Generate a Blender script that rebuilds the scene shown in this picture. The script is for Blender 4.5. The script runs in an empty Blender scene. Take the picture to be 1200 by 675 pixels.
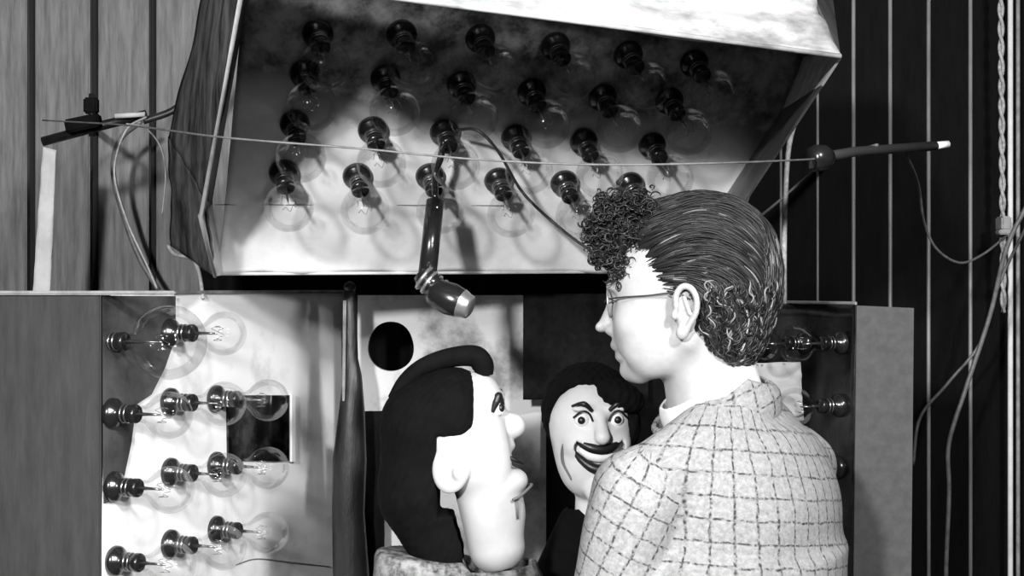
import bpy, bmesh, math, random
import numpy as np
from mathutils import Vector, Matrix
random.seed(7); rng = np.random.default_rng(7)
S = bpy.context.scene; COL = S.collection
F = 1666.667; CZ = 1.60; CY = 337.5
def W(px, py, Y): return Vector(((px-600)/F*Y, Y, CZ-(py-CY)/F*Y))

# ------------------------------------------------------------ materials
def mat(name, col, rough=.6, metal=0.0, col2=None, scale=20, stretch=(1,1,1), lo=.35, hi=.65, bump=0.0, bscale=None, spec=.5, detail=6):
    m = bpy.data.materials.new(name); m.use_nodes = True
    nt = m.node_tree; N = nt.nodes; L = nt.links
    b = N['Principled BSDF']
    b.inputs['Base Color'].default_value = (col, col, col, 1)
    b.inputs['Roughness'].default_value = rough; b.inputs['Metallic'].default_value = metal
    b.inputs['Specular IOR Level'].default_value = spec
    if col2 is not None or bump:
        tc = N.new('ShaderNodeTexCoord'); mp = N.new('ShaderNodeMapping'); mp.inputs['Scale'].default_value = stretch
        L.new(tc.outputs['Object'], mp.inputs['Vector'])
        nz = N.new('ShaderNodeTexNoise'); nz.inputs['Scale'].default_value = scale; nz.inputs['Detail'].default_value = detail
        nz.inputs['Roughness'].default_value = .65
        L.new(mp.outputs[0], nz.inputs['Vector'])
        if col2 is not None:
            r = N.new('ShaderNodeValToRGB')
            r.color_ramp.elements[0].position = lo; r.color_ramp.elements[1].position = hi
            r.color_ramp.elements[0].color = (col2, col2, col2, 1); r.color_ramp.elements[1].color = (col, col, col, 1)
            L.new(nz.outputs['Fac'], r.inputs[0]); L.new(r.outputs[0], b.inputs['Base Color'])
        if bump:
            bp = N.new('ShaderNodeBump'); bp.inputs['Strength'].default_value = bump; bp.inputs['Distance'].default_value = .004
            if bscale:
                n2 = N.new('ShaderNodeTexNoise'); n2.inputs['Scale'].default_value = bscale; n2.inputs['Detail'].default_value = 4
                L.new(mp.outputs[0], n2.inputs['Vector']); L.new(n2.outputs['Fac'], bp.inputs['Height'])
            else: L.new(nz.outputs['Fac'], bp.inputs['Height'])
            L.new(bp.outputs[0], b.inputs['Normal'])
    return m
M = {}
M['board_pale'] = mat('pale_board', .46, .7, col2=.26, scale=9, stretch=(9,9,.7), bump=.3)
M['board_mid'] = mat('mid_board', .19, .7, col2=.09, scale=9, stretch=(9,9,.8), bump=.3)
M['board_gap'] = mat('gap_backing', .008, .9)
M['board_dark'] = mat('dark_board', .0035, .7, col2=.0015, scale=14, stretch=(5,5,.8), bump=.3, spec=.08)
M['bead'] = mat('board_bead', .26, .45, col2=.14, scale=20, stretch=(1,1,.3))
M['tin'] = mat('reflector_tin', .62, .42, .0, col2=.3, scale=7, lo=.32, hi=.56, bump=.35, bscale=14)
M['tin_upper'] = mat('shade_tarnish_tin', .55, .42, .0, col2=.09, scale=19, lo=.38, hi=.64, bump=.4, bscale=30, detail=10)  # mottled upper tin with flap shade in the colour, unused
M['tin_lip'] = mat('tin_flap', .44, .5, .0, col2=.20, scale=12, stretch=(1,1,2), lo=.34, hi=.52, bump=.4, bscale=25)
M['tin_dull'] = mat('dull_tin', .12, .4, .3, col2=.03, scale=9, lo=.35, hi=.65, bump=.3)
M['tin_dark'] = mat('shaded_dark_tin', .05, .25, .6, col2=.008, scale=12, lo=.4, hi=.68, bump=.5)  # man's shadow on the right bank panel is put into this colour
M['bank_white'] = mat('bank_reflector', .90, .5, 0, col2=.62, scale=8, lo=.28, hi=.46, bump=.3, bscale=12)
M['grey_cloth_board'] = mat('grey_board', .036, .8, col2=.02, scale=40, stretch=(1.5,1.5,.25), bump=.3)
M['grey_card'] = mat('grey_card', .078, .8, col2=.055, scale=60, bump=.15)
M['side_shade_sheet'] = mat('dark_side_shade', .13, .9, col2=.012, scale=16, stretch=(1.6,1,.6), bump=.5, spec=.1)
M['coat_mottled'] = mat('mottled_coat', .30, .9, col2=.03, scale=38, lo=.42, hi=.6, bump=.4)
M['edge'] = mat('board_edge', .30, .6, col2=.15, scale=30)
M['bakelite'] = mat('black_holder', .012, .22, spec=.7)
M['brass'] = mat('socket_metal', .35, .25, .9)
M['black_cloth'] = mat('black_cloth', .006, .95, col2=.003, scale=60, bump=.3, spec=.1)
M['black_wood'] = mat('black_wood', .02, .4, col2=.006, scale=16, stretch=(3,3,.7), bump=.5)
M['center_board'] = mat('plaster_board', .54, .7, col2=.16, scale=9, lo=.34, hi=.54, detail=9, bump=.2)
M['plaster'] = mat('doll_face_paint', .52, .6, col2=.43, scale=12, bump=.1)
M['plaster2'] = mat('small_doll_paint', .70, .55, col2=.6, scale=12, bump=.1)
M['doll_hair'] = mat('doll_hair', .005, .85, col2=.003, scale=40, bump=.5, spec=.08)
M['black_paint'] = mat('black_paint', .01, .4)
M['grey_line'] = mat('grey_line', .14, .6)
M['white_gloss'] = mat('white_gloss', .85, .25)
M['skin'] = mat('skin', .46, .5, col2=.37, scale=25, bump=.08, bscale=90)
M['shirt'] = mat('shirt_cotton', .85, .7, bump=.1)
M['trouser'] = mat('trouser_wool', .05, .9, col2=.03, scale=120)
M['shoe'] = mat('shoe_leather', .015, .3)
M['wire_light'] = mat('pale_wire', .45, .5, col2=.25, scale=60)
M['wire_grey'] = mat('grey_wire', .16, .5, col2=.08, scale=60)
M['wire_dark'] = mat('dark_wire', .03, .5)
M['rope'] = mat('rope', .45, .8, col2=.2, scale=150)
M['floor'] = mat('floor_boards', .06, .6, col2=.03, scale=8, stretch=(1,8,1), bump=.2)
M['ceiling'] = mat('ceiling_paint', .25, .9)
M['bench'] = mat('bench_wood', .10, .6, col2=.06, scale=8, stretch=(1,8,1))
M['paper'] = mat('white_paper', .72, .8, col2=.55, scale=15)
M['steel'] = mat('steel', .5, .3, .8)

def shade_stain_tin():  # flap shadow and mottled tarnish both put into the colour, by height
    m = mat('reflector_tin_shade_stain', .90, .42, .0, col2=.66, scale=7, lo=.32, hi=.56, bump=.35, bscale=14)
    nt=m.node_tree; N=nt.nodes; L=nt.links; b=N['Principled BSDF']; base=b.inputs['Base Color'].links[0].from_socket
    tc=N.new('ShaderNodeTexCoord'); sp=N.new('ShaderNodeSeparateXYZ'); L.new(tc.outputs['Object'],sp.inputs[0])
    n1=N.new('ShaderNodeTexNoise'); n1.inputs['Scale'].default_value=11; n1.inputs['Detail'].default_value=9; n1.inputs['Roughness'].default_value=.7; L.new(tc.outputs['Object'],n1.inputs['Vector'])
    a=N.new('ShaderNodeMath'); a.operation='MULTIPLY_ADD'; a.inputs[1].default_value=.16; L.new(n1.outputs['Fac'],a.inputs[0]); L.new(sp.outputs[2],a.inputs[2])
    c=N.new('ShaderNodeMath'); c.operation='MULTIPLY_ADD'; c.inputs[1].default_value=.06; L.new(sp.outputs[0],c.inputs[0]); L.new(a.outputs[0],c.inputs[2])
    mr=N.new('ShaderNodeMapRange'); mr.inputs['From Min'].default_value=SHADE_STAIN0; mr.inputs['From Max'].default_value=SHADE_STAIN1; L.new(c.outputs[0],mr.inputs[0])
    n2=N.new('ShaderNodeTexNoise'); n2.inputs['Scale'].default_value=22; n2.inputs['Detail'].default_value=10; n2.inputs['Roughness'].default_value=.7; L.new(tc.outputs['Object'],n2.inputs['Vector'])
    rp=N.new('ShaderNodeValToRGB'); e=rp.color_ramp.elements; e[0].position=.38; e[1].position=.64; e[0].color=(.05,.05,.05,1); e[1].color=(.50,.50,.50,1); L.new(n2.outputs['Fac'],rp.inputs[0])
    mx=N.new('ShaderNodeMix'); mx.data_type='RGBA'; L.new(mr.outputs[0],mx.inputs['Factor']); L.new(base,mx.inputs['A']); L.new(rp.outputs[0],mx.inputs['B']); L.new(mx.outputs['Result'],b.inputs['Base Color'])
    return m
SHADE_STAIN0, SHADE_STAIN1 = 1.905, 1.955
M['tin_shade_stain'] = shade_stain_tin()
def glass_mat():
    m = bpy.data.materials.new('clear_glass'); m.use_nodes = True
    nt = m.node_tree; N = nt.nodes; L = nt.links
    for n in list(N): N.remove(n)
    o = N.new('ShaderNodeOutputMaterial'); mx = N.new('ShaderNodeMixShader')
    t = N.new('ShaderNodeBsdfTransparent'); t.inputs[0].default_value = (.97,.97,.97,1)
    g = N.new('ShaderNodeBsdfGlossy'); g.inputs['Roughness'].default_value = .06
    lw = N.new('ShaderNodeLayerWeight'); lw.inputs[0].default_value = .28
    mt = N.new('ShaderNodeMath'); mt.operation = 'MULTIPLY'; mt.inputs[1].default_value = .30
    L.new(lw.outputs['Fresnel'], mt.inputs[0]); L.new(mt.outputs[0], mx.inputs[0])
    L.new(t.outputs[0], mx.inputs[1]); L.new(g.outputs[0], mx.inputs[2]); L.new(mx.outputs[0], o.inputs[0])
    return m
M['glass'] = glass_mat()

def tweed_mat(base=.40, line=.05, sp=25.0):
    m = bpy.data.materials.new('checked_tweed'); m.use_nodes = True
    nt = m.node_tree; N = nt.nodes; L = nt.links; b = N['Principled BSDF']
    b.inputs['Roughness'].default_value = .95; b.inputs['Specular IOR Level'].default_value = .1
    uv = N.new('ShaderNodeUVMap'); uv.uv_map = 'UVMap'
    wob = N.new('ShaderNodeTexNoise'); wob.inputs['Scale'].default_value = .06; wob.inputs['Detail'].default_value = 4
    L.new(uv.outputs[0], wob.inputs['Vector'])
    vm = N.new('ShaderNodeVectorMath'); vm.operation = 'MULTIPLY_ADD'
    vm.inputs[1].default_value = (7,7,0); L.new(wob.outputs['Color'], vm.inputs[0]); L.new(uv.outputs[0], vm.inputs[2])
    sep = N.new('ShaderNodeSeparateXYZ'); L.new(vm.outputs[0], sep.inputs[0])
    def line_mask(out, off, w):
        a = N.new('ShaderNodeMath'); a.operation = 'MULTIPLY_ADD'; a.inputs[1].default_value = 1/sp; a.inputs[2].default_value = off
        L.new(out, a.inputs[0])
        fr = N.new('ShaderNodeMath'); fr.operation = 'FRACT'; L.new(a.outputs[0], fr.inputs[0])
        pp = N.new('ShaderNodeMath'); pp.operation = 'SUBTRACT'; pp.inputs[1].default_value = .5; L.new(fr.outputs[0], pp.inputs[0])
        ab = N.new('ShaderNodeMath'); ab.operation = 'ABSOLUTE'; L.new(pp.outputs[0], ab.inputs[0])
        mr = N.new('ShaderNodeMapRange'); mr.inputs['From Min'].default_value = w*.5; mr.inputs['From Max'].default_value = w*1.4
        mr.inputs['To Min'].default_value = 1; mr.inputs['To Max'].default_value = 0; L.new(ab.outputs[0], mr.inputs[0])
        return mr.outputs[0]
    a = line_mask(sep.outputs[0], 0, .06); c = line_mask(sep.outputs[1], .3, .05)
    mx = N.new('ShaderNodeMath'); mx.operation = 'MAXIMUM'; L.new(a, mx.inputs[0]); L.new(c, mx.inputs[1])
    n = N.new('ShaderNodeTexNoise'); n.inputs['Scale'].default_value = .22; n.inputs['Detail'].default_value = 5
    L.new(uv.outputs[0], n.inputs['Vector'])
    mr = N.new('ShaderNodeMapRange'); mr.inputs['From Min'].default_value = .40; mr.inputs['From Max'].default_value = .58; mr.inputs['To Min'].default_value=.12
    L.new(n.outputs['Fac'], mr.inputs[0])
    ml = N.new('ShaderNodeMath'); ml.operation = 'MULTIPLY'; L.new(mx.outputs[0], ml.inputs[0]); L.new(mr.outputs[0], ml.inputs[1])
    n2 = N.new('ShaderNodeTexNoise'); n2.inputs['Scale'].default_value = .16; n2.inputs['Detail'].default_value = 8; n2.inputs['Roughness'].default_value = .8
    L.new(uv.outputs[0], n2.inputs['Vector'])
    rp = N.new('ShaderNodeValToRGB'); rp.color_ramp.elements[0].position = .3; rp.color_ramp.elements[1].position = .62
    rp.color_ramp.elements[0].color = (base*.42,)*3+(1,); rp.color_ramp.elements[1].color = (base,)*3+(1,)
    L.new(n2.outputs['Fac'], rp.inputs[0])
    mix = N.new('ShaderNodeMix'); mix.data_type = 'RGBA'; L.new(ml.outputs[0], mix.inputs['Factor'])
    L.new(rp.outputs[0], mix.inputs['A']); mix.inputs['B'].default_value = (line,)*3+(1,)
    L.new(mix.outputs['Result'], b.inputs['Base Color'])
    bp = N.new('ShaderNodeBump'); bp.inputs['Strength'].default_value = .25; bp.inputs['Distance'].default_value = .002
    L.new(n2.outputs['Fac'], bp.inputs['Height']); L.new(bp.outputs[0], b.inputs['Normal'])
    return m
M['tweed'] = tweed_mat()

def hair_mat():
    m = bpy.data.materials.new('brown_hair'); m.use_nodes = True
    nt = m.node_tree; N = nt.nodes; L = nt.links; b = N['Principled BSDF']
    b.inputs['Roughness'].default_value = .42; b.inputs['Specular IOR Level'].default_value = .45
    at = N.new('ShaderNodeUVMap'); at.uv_map = 'UVMap'; sp = N.new('ShaderNodeSeparateXYZ'); L.new(at.outputs[0], sp.inputs[0])
    r = N.new('ShaderNodeValToRGB'); e = r.color_ramp.elements
    e[0].position = .0; e[0].color = (.008,.008,.008,1); e[1].position = 1; e[1].color = (.50,.50,.50,1)
    k = e.new(.55); k.color = (.04,.04,.04,1)
    L.new(sp.outputs[0], r.inputs[0]); L.new(r.outputs[0], b.inputs['Base Color'])
    return m
M['hair'] = hair_mat()

# ------------------------------------------------------------ helpers
def link(name, verts, faces, m, parent=None, smooth=False, uvs=None, auto=None):
    me = bpy.data.meshes.new(name); me.from_pydata([tuple(v) for v in verts], [], [tuple(int(i) for i in f) for f in faces]); me.update()
    o = bpy.data.objects.new(name, me); COL.objects.link(o)
    ms = m if isinstance(m, list) else [m]
    for x in ms: me.materials.append(x)
    if smooth: me.polygons.foreach_set('use_smooth', [True]*len(me.polygons))
    if uvs is not None:
        l = me.uv_layers.new(name='UVMap'); l.data.foreach_set('uv', np.asarray(uvs, dtype=np.float32).ravel())
    if parent is not None: o.parent = parent
    return o
def link_bm(name, bm, m, parent=None, smooth=False):
    bmesh.ops.recalc_face_normals(bm, faces=bm.faces)
    me = bpy.data.meshes.new(name); bm.to_mesh(me); bm.free()
    o = bpy.data.objects.new(name, me); COL.objects.link(o); me.materials.append(m)
    if smooth: me.polygons.foreach_set('use_smooth', [True]*len(me.polygons))
    if parent is not None: o.parent = parent
    return o
def tag(o, label, cat, group=None):
    o['label'] = label; o['category'] = cat
    if group: o['group'] = group
    return o
def thing(name, label, cat, loc=(0,0,0), group=None):
    o = bpy.data.objects.new(name, None); COL.objects.link(o); o.empty_display_size = .05
    tag(o, label, cat, group); o['_loc'] = list(loc)
    return o
def struct(o): o['kind'] = 'structure'; return o
def bm_box(bm, c, h, rot=None, bev=0):
    r = bmesh.ops.create_cube(bm, size=1)
    mt = Matrix.Translation(c) @ (rot.to_4x4() if rot else Matrix()) @ Matrix.Diagonal((*[2*x for x in h],1))
    bmesh.ops.transform(bm, matrix=mt, verts=r['verts'])
    if bev:
        es = list({e for v in r['verts'] for e in v.link_edges})
        bmesh.ops.bevel(bm, geom=es, offset=bev, segments=2, affect='EDGES')
def box(name, x0, x1, y0, y1, z0, z1, m, parent=None, bev=.002):
    bm = bmesh.new(); bm_box(bm, ((x0+x1)/2,(y0+y1)/2,(z0+z1)/2), ((x1-x0)/2,(y1-y0)/2,(z1-z0)/2), bev=bev)
    return link_bm(name, bm, m, parent)
def sheet(bm, pts, th, n=None):
    """polygon (list of Vector) extruded by th against its normal; slightly thick plate"""
    pts = [Vector(p) for p in pts]
    if n is None:
        n = (pts[1]-pts[0]).cross(pts[2]-pts[0]).normalized()
        if n.dot(Vector((0,0,CZ))-pts[0]) < 0: n = -n
    a = [bm.verts.new(p) for p in pts]; b = [bm.verts.new(p-n*th) for p in pts]
    bm.faces.new(a); bm.faces.new(b[::-1]); k = len(pts)
    for i in range(k): bm.faces.new((a[i], b[i], b[(i+1)%k], a[(i+1)%k]))
def crumpled(name, corners, m, parent=None, nu=40, nv=24, amp=.002, th=.003, seed=0, fr=3):
    """quad sheet (TL,TR,BR,BL) with gentle dents and real thickness"""
    TL,TR,BR,BL = [np.array(c) for c in corners]
    r = np.random.default_rng(seed); nrm = np.cross(TR-TL, BL-TL); nrm /= np.linalg.norm(nrm)
    if np.dot(nrm, np.array((0,0,CZ))-TL) < 0: nrm = -nrm
    u = np.linspace(0,1,nu); v = np.linspace(0,1,nv); U,V = np.meshgrid(u,v,indexing='ij')
    H = np.zeros_like(U)
    for k in range(10):
        a,b = r.normal(size=2)*fr; H += np.sin(2*math.pi*(a*U+b*V)+r.uniform(0,6.28))/(1+.3*k)
    H *= amp/1.5
    P = (TL*(1-U)[...,None]+TR*U[...,None])*(1-V)[...,None]+(BL*(1-U)[...,None]+BR*U[...,None])*V[...,None]
    P = P+nrm*H[...,None]
    A = P.reshape(-1,3); B = A-nrm*th; vs = np.vstack([A,B]); n = nu*nv; fs = []
    idx = lambda i,j: i*nv+j
    for i in range(nu-1):
        for j in range(nv-1):
            q = (idx(i,j),idx(i+1,j),idx(i+1,j+1),idx(i,j+1)); fs.append(q); fs.append(tuple(n+t for t in q[::-1]))
    rim = [idx(i,0) for i in range(nu)]+[idx(nu-1,j) for j in range(1,nv)]+[idx(i,nv-1) for i in range(nu-2,-1,-1)]+[idx(0,j) for j in range(nv-2,0,-1)]
    for k in range(len(rim)):
        a,b = rim[k], rim[(k+1)%len(rim)]; fs.append((a,n+a,n+b,b))
    return link(name, vs, fs, m, parent, smooth=True)
def crom(pts, k=8):
    P = [Vector(p) for p in pts]
    if len(P) < 3: return P
    P = [P[0]*2-P[1]]+P+[P[-1]*2-P[-2]]; out = []
    for i in range(1, len(P)-2):
        a,b,c,d = P[i-1:i+3]
        for s in range(k):
            t = s/k; out.append(.5*((2*b)+(c-a)*t+(2*a-5*b+4*c-d)*t*t+(-a+3*b-3*c+d)*t**3))
    out.append(P[-2]); return out
def tube_data(path, rad, ns=8, cap=True):
    n = len(path); rr = rad if isinstance(rad,(list,tuple)) else [rad]*n
    if len(rr) != n: rr = list(np.interp(np.linspace(0,1,n), np.linspace(0,1,len(rr)), rr))
    vs=[]; fs=[]; up=None
    for i,p in enumerate(path):
        t = (path[min(i+1,n-1)]-path[max(i-1,0)]).normalized()
        if up is None:
            up = Vector((0,0,1)) if abs(t.z)<.9 else Vector((1,0,0))
            up = (up-t*up.dot(t)).normalized()
        else: up = (up-t*up.dot(t)).normalized()
        s = t.cross(up)
        for k in range(ns):
            a = 2*math.pi*k/ns; vs.append(p+(up*math.cos(a)+s*math.sin(a))*rr[i])
    for i in range(n-1):
        for k in range(ns):
            fs.append((i*ns+k, i*ns+(k+1)%ns, (i+1)*ns+(k+1)%ns, (i+1)*ns+k))
    if cap: fs.append(tuple(range(ns))[::-1]); fs.append(tuple((n-1)*ns+k for k in range(ns)))
    return vs, fs
def tube(name, pts, rad, m, parent=None, k=8, ns=8, sm=True):
    vs,fs = tube_data(crom(pts,k), rad, ns); return link(name, vs, fs, m, parent, smooth=sm)
def lathe_data(prof, origin, axis, ns=20):
    """prof = [(distance along axis, radius)]"""
    ax = Vector(axis).normalized(); up = Vector((0,0,1)) if abs(ax.z)<.9 else Vector((1,0,0))
    up = (up-ax*up.dot(ax)).normalized(); sd = ax.cross(up); O = Vector(origin); vs=[]; fs=[]
    for d,r in prof:
        for k in range(ns):
            a = 2*math.pi*k/ns; vs.append(O+ax*d+(up*math.cos(a)+sd*math.sin(a))*max(r,1e-5))
    for i in range(len(prof)-1):
        for k in range(ns): fs.append((i*ns+k,i*ns+(k+1)%ns,(i+1)*ns+(k+1)%ns,(i+1)*ns+k))
    return vs,fs
def lathe(name, prof, origin, axis, m, parent=None, ns=20):
    vs,fs = lathe_data(prof, origin, axis, ns); return link(name, vs, fs, m, parent, smooth=True)

# ------------------------------------------------------------ implicit surfaces
def snets(f, lo, hi, h):
    ax = [np.arange(lo[i], hi[i]+h, h) for i in range(3)]
    G = np.stack(np.meshgrid(*ax, indexing='ij'), -1); D = f(G)
    ins = D < 0; sh = np.array(D.shape)-1
    c = [(i,j,k) for i in (0,1) for j in (0,1) for k in (0,1)]
    sub = lambda A,o: A[o[0]:o[0]+sh[0], o[1]:o[1]+sh[1], o[2]:o[2]+sh[2]]
    cnt = sum(sub(ins,o).astype(int) for o in c); mix = (cnt>0)&(cnt<8)
    ids = -np.ones(mix.shape, int); ids[mix] = np.arange(mix.sum())
    acc = np.zeros((mix.sum(),3)); num = np.zeros(mix.sum())
    for a in c:
        for d in range(3):
            if a[d]: continue
            b = list(a); b[d] = 1
            da = sub(D,a)[mix]; db = sub(D,b)[mix]; cr = (da<0)!=(db<0)
            t = np.where(cr, da/np.where(cr, da-db, 1), 0)
            p = np.tile(np.array(a,float),(len(t),1)); p[:,d] = t
            acc += p*cr[:,None]; num += cr
    base = np.argwhere(mix); V = (base+acc/num[:,None])*h+np.array(lo)
    fs = []
    for d in range(3):
        e1,e2 = [(1,2),(2,0),(0,1)][d]
        s0 = [slice(None)]*3; s0[d] = slice(0,-1); s1 = [slice(None)]*3; s1[d] = slice(1,None)
        ch = ins[tuple(s0)] != ins[tuple(s1)]; I = np.argwhere(ch)
        I = I[(I[:,e1]>0)&(I[:,e2]>0)&(I[:,e1]<sh[e1])&(I[:,e2]<sh[e2])]
        def at(o1,o2):
            J = I.copy(); J[:,e1] -= o1; J[:,e2] -= o2; return ids[J[:,0],J[:,1],J[:,2]]
        q = np.stack([at(1,1),at(0,1),at(0,0),at(1,0)],1)
        fl = ~ins[tuple(s0)][tuple(I.T)]
        q[fl] = q[fl][:,::-1]; fs.append(q[(q>=0).all(1)])
    return V, np.vstack(fs)
def smin(a,b,k):
    h = np.clip(.5+.5*(b-a)/k,0,1); return b*(1-h)+a*h-k*h*(1-h)
def smax(a,b,k): return -smin(-a,-b,k)
def ell(P,c,r,rot=0):
    """ellipsoid in (px, v, py); rot (deg) turns it in the picture plane"""
    q = P-np.array(c,float)
    if rot:
        a = math.radians(rot); x = q[...,0]*math.cos(a)+q[...,2]*math.sin(a); z = -q[...,0]*math.sin(a)+q[...,2]*math.cos(a)
        q = np.stack([x,q[...,1],z],-1)
    r = np.array(r,float); k0 = np.sqrt(((q/r)**2).sum(-1)); k1 = np.sqrt(((q/r**2)**2).sum(-1))+1e-9
    return k0*(k0-1)/k1
def cap(P,a,b,r1,r2):
    a = np.array(a,float); b = np.array(b,float); d = b-a
    t = np.clip(((P-a)@d)/(d@d),0,1); q = P-a-t[...,None]*d
    return np.sqrt((q**2).sum(-1))-(r1+(r2-r1)*t)
def yawed(P,cx,cv,deg):
    a = math.radians(deg); q = P.copy(); x = P[...,0]-cx; v = P[...,1]-cv
    q[...,0] = cx+x*math.cos(a)+v*math.sin(a); q[...,1] = cv-x*math.sin(a)+v*math.cos(a); return q
class Frame:
    def __init__(s, Y, dx=0, dy=0): s.Y=Y; s.s=Y/F; s.dx=dx; s.dy=dy
    def w(s, V):
        V = np.asarray(V,float)+np.array((s.dx,0,s.dy)); return np.stack([(V[...,0]-600)*s.s, s.Y-V[...,1]*s.s, CZ-(V[...,2]-CY)*s.s], -1)
    def p(s, px, v, py): return Vector(s.w(np.array((px,v,py),float)))
def sdf_mesh(name, fr, f, lo, hi, h, m, parent, uvf=None):
    V,Q = snets(f, lo, hi, h)
    Q = Q[:, ::-1] if fr is not None else Q     # (px,v,py)->world mirrors twice
    o = link(name, fr.w(V), Q, m, parent, smooth=True, uvs=None)
    me = o.data; bm = bmesh.new(); bm.from_mesh(me); bmesh.ops.recalc_face_normals(bm, faces=bm.faces); bm.to_mesh(me); bm.free()
    if uvf is not None:
        Vp = V; l = me.uv_layers.new(name='UVMap'); n = len(me.loops)
        vi = np.zeros(n,int); me.loops.foreach_get('vertex_index', vi)
        ls = np.zeros(len(me.polygons),int); me.polygons.foreach_get('loop_start', ls)
        lt = np.zeros(len(me.polygons),int); me.polygons.foreach_get('loop_total', lt)
        fidx = np.repeat(np.arange(len(ls)), lt)
        cen = np.zeros((len(ls),3)); np.add.at(cen, fidx, Vp[vi]); cen /= lt[:,None]
        l.data.foreach_set('uv', uvf(Vp[vi], cen[fidx]).astype(np.float32).ravel())
    return o

# ============================================================ SETTING
fl = box('floor', -2.6,2.6,-3.2,3.05,-.05,0, M['floor']); struct(fl)
ce = box('ceiling', -2.6,2.6,-3.2,3.05,2.75,2.8, M['ceiling']); struct(ce)
YW = 2.95
xof = lambda px, Y=YW: (px-600)/F*Y
def planks(name, spans, m_list, y, z0, z1, th, backing):
    bm = bmesh.new(); k = 0; fm = []
    for (a,b,mi) in spans:
        bm_box(bm, ((a+b)/2, y+th/2, (z0+z1)/2), ((b-a)/2, th/2, (z1-z0)/2), bev=.0025)
        for f in bm.faces:
            if not f.tag: f.material_index = mi; f.tag = True
    x0 = spans[0][0]; x1 = spans[-1][1]
    bm_box(bm, ((x0+x1)/2, y+th+.01, (z0+z1)/2), ((x1-x0)/2, .01, (z1-z0)/2))
    for f in bm.faces:
        if not f.tag: f.material_index = len(m_list)
    me = bpy.data.meshes.new(name); bm.to_mesh(me); bm.free()
    for x in m_list+[backing]: me.materials.append(x)
    o = bpy.data.objects.new(name, me); COL.objects.link(o); return struct(o)
sp = []; x = -2.6; k = 0
edges = [(-60,31,0),(41,105,1),(115,174,0),(183,240,1),(249,310,1),(319,380,0),(389,450,1),(459,520,0),(529,590,1),(599,660,0),(669,760,1)]
lead = []; px = -69
while xof(px) > -2.6: lead.append((px-62,px,len(lead)%2)); px -= 71
for a,b,m_ in lead[::-1]+edges: sp.append((xof(a),xof(b),m_))
planks('wall_left', sp, [M['board_pale'],M['board_mid']], YW, 0, 2.75, .022, M['board_gap'])
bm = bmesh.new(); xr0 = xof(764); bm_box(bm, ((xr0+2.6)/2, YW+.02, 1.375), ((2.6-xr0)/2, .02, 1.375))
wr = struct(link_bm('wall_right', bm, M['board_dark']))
beads = [870,915,958,1000,1043,1088,1137,1184,1232,1280,1330]
vs=[];fs=[]
for i,bp_ in enumerate(beads):
    X = xof(bp_); r = .0042 if bp_ > 970 else .0028
    v_,f_ = tube_data([Vector((X,YW-.001,0)),Vector((X,YW-.001,2.75))], r, 8); n=len(vs); vs+=v_; fs+=[tuple(n+i for i in q) for q in f_]
bd = link('trim_1', vs, fs, M['bead'], None, True); struct(bd)

# ============================================================ HOOD
A_=W(332,208,2.15); B_=W(737,217,2.29); C_=W(357,90,2.06)
PN = (B_-A_).cross(C_-A_).normalized()
if PN.y > 0: PN = -PN
def onp(px,py,off=0):
    d = W(px,py,1.0)-Vector((0,0,CZ)); o = Vector((0,0,CZ)); t = (A_+PN*off-o).dot(PN)/d.dot(PN); return o+d*t
hood = thing('reflector_hood', 'large tilted tin lamp hood hanging above the two dummies, rows of black lamp holders inside', 'lamp hood')
crumpled('back_panel', [onp(292,-70),onp(975,-10),onp(842,318),onp(256,322)], M['tin_shade_stain'], hood, nu=90, nv=60, amp=.0025, seed=3, fr=2.5)
lipb = [W(300,-22,1.82), W(420,-10,1.84), W(985,65,1.98)]
# front flap of bright tin, leaning back
crumpled('front_flap', [W(250,-150,1.70),W(930,-60,1.84),W(985,65,1.70),W(286,-26,1.52)], M['tin_lip'], hood, nu=70, nv=24, amp=.002, seed=5, fr=3)
vs,fs = tube_data([W(286,-26,1.517),W(985,66,1.697)], .0032, 8); link('flap_rim', vs, fs, M['tin_lip'], hood, True)
crumpled('top_plate', [W(300,-150,1.72),W(930,-60,1.84),onp(975,-10),onp(292,-70)], M['tin_lip'], hood, nu=10, nv=6, amp=0.0, seed=6)
bm = bmesh.new(); sheet(bm, [onp(942,66), W(985,65,1.70), W(962,100,1.76), onp(917,128)], .003); link_bm('side_flap', bm, M['tin_lip'], hood)
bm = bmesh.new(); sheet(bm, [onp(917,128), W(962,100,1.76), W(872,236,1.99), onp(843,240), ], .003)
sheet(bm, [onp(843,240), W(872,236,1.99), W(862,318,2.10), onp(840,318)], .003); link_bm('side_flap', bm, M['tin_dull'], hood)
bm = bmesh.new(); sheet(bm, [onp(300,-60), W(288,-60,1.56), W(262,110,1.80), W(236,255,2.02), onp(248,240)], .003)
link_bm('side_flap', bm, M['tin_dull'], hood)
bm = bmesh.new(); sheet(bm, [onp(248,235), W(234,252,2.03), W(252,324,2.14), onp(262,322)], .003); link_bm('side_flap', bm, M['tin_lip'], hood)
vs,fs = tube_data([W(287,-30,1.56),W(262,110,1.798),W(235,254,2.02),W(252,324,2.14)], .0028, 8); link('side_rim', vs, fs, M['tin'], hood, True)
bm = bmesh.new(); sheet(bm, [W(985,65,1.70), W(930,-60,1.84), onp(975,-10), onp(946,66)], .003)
link_bm('light_stop_plate', bm, M['tin_dull'], hood)  # unseen plate added to stop lamp light entering the hood's end
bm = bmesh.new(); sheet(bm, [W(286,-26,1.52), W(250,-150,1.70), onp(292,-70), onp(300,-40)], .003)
link_bm('light_stop_plate', bm, M['tin_dull'], hood)  # same added light stop at the left end
vs,fs = tube_data([onp(254,321),onp(842,318)], .0025, 8); link('bottom_rim', vs, fs, M['tin'], hood, True)
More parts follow.
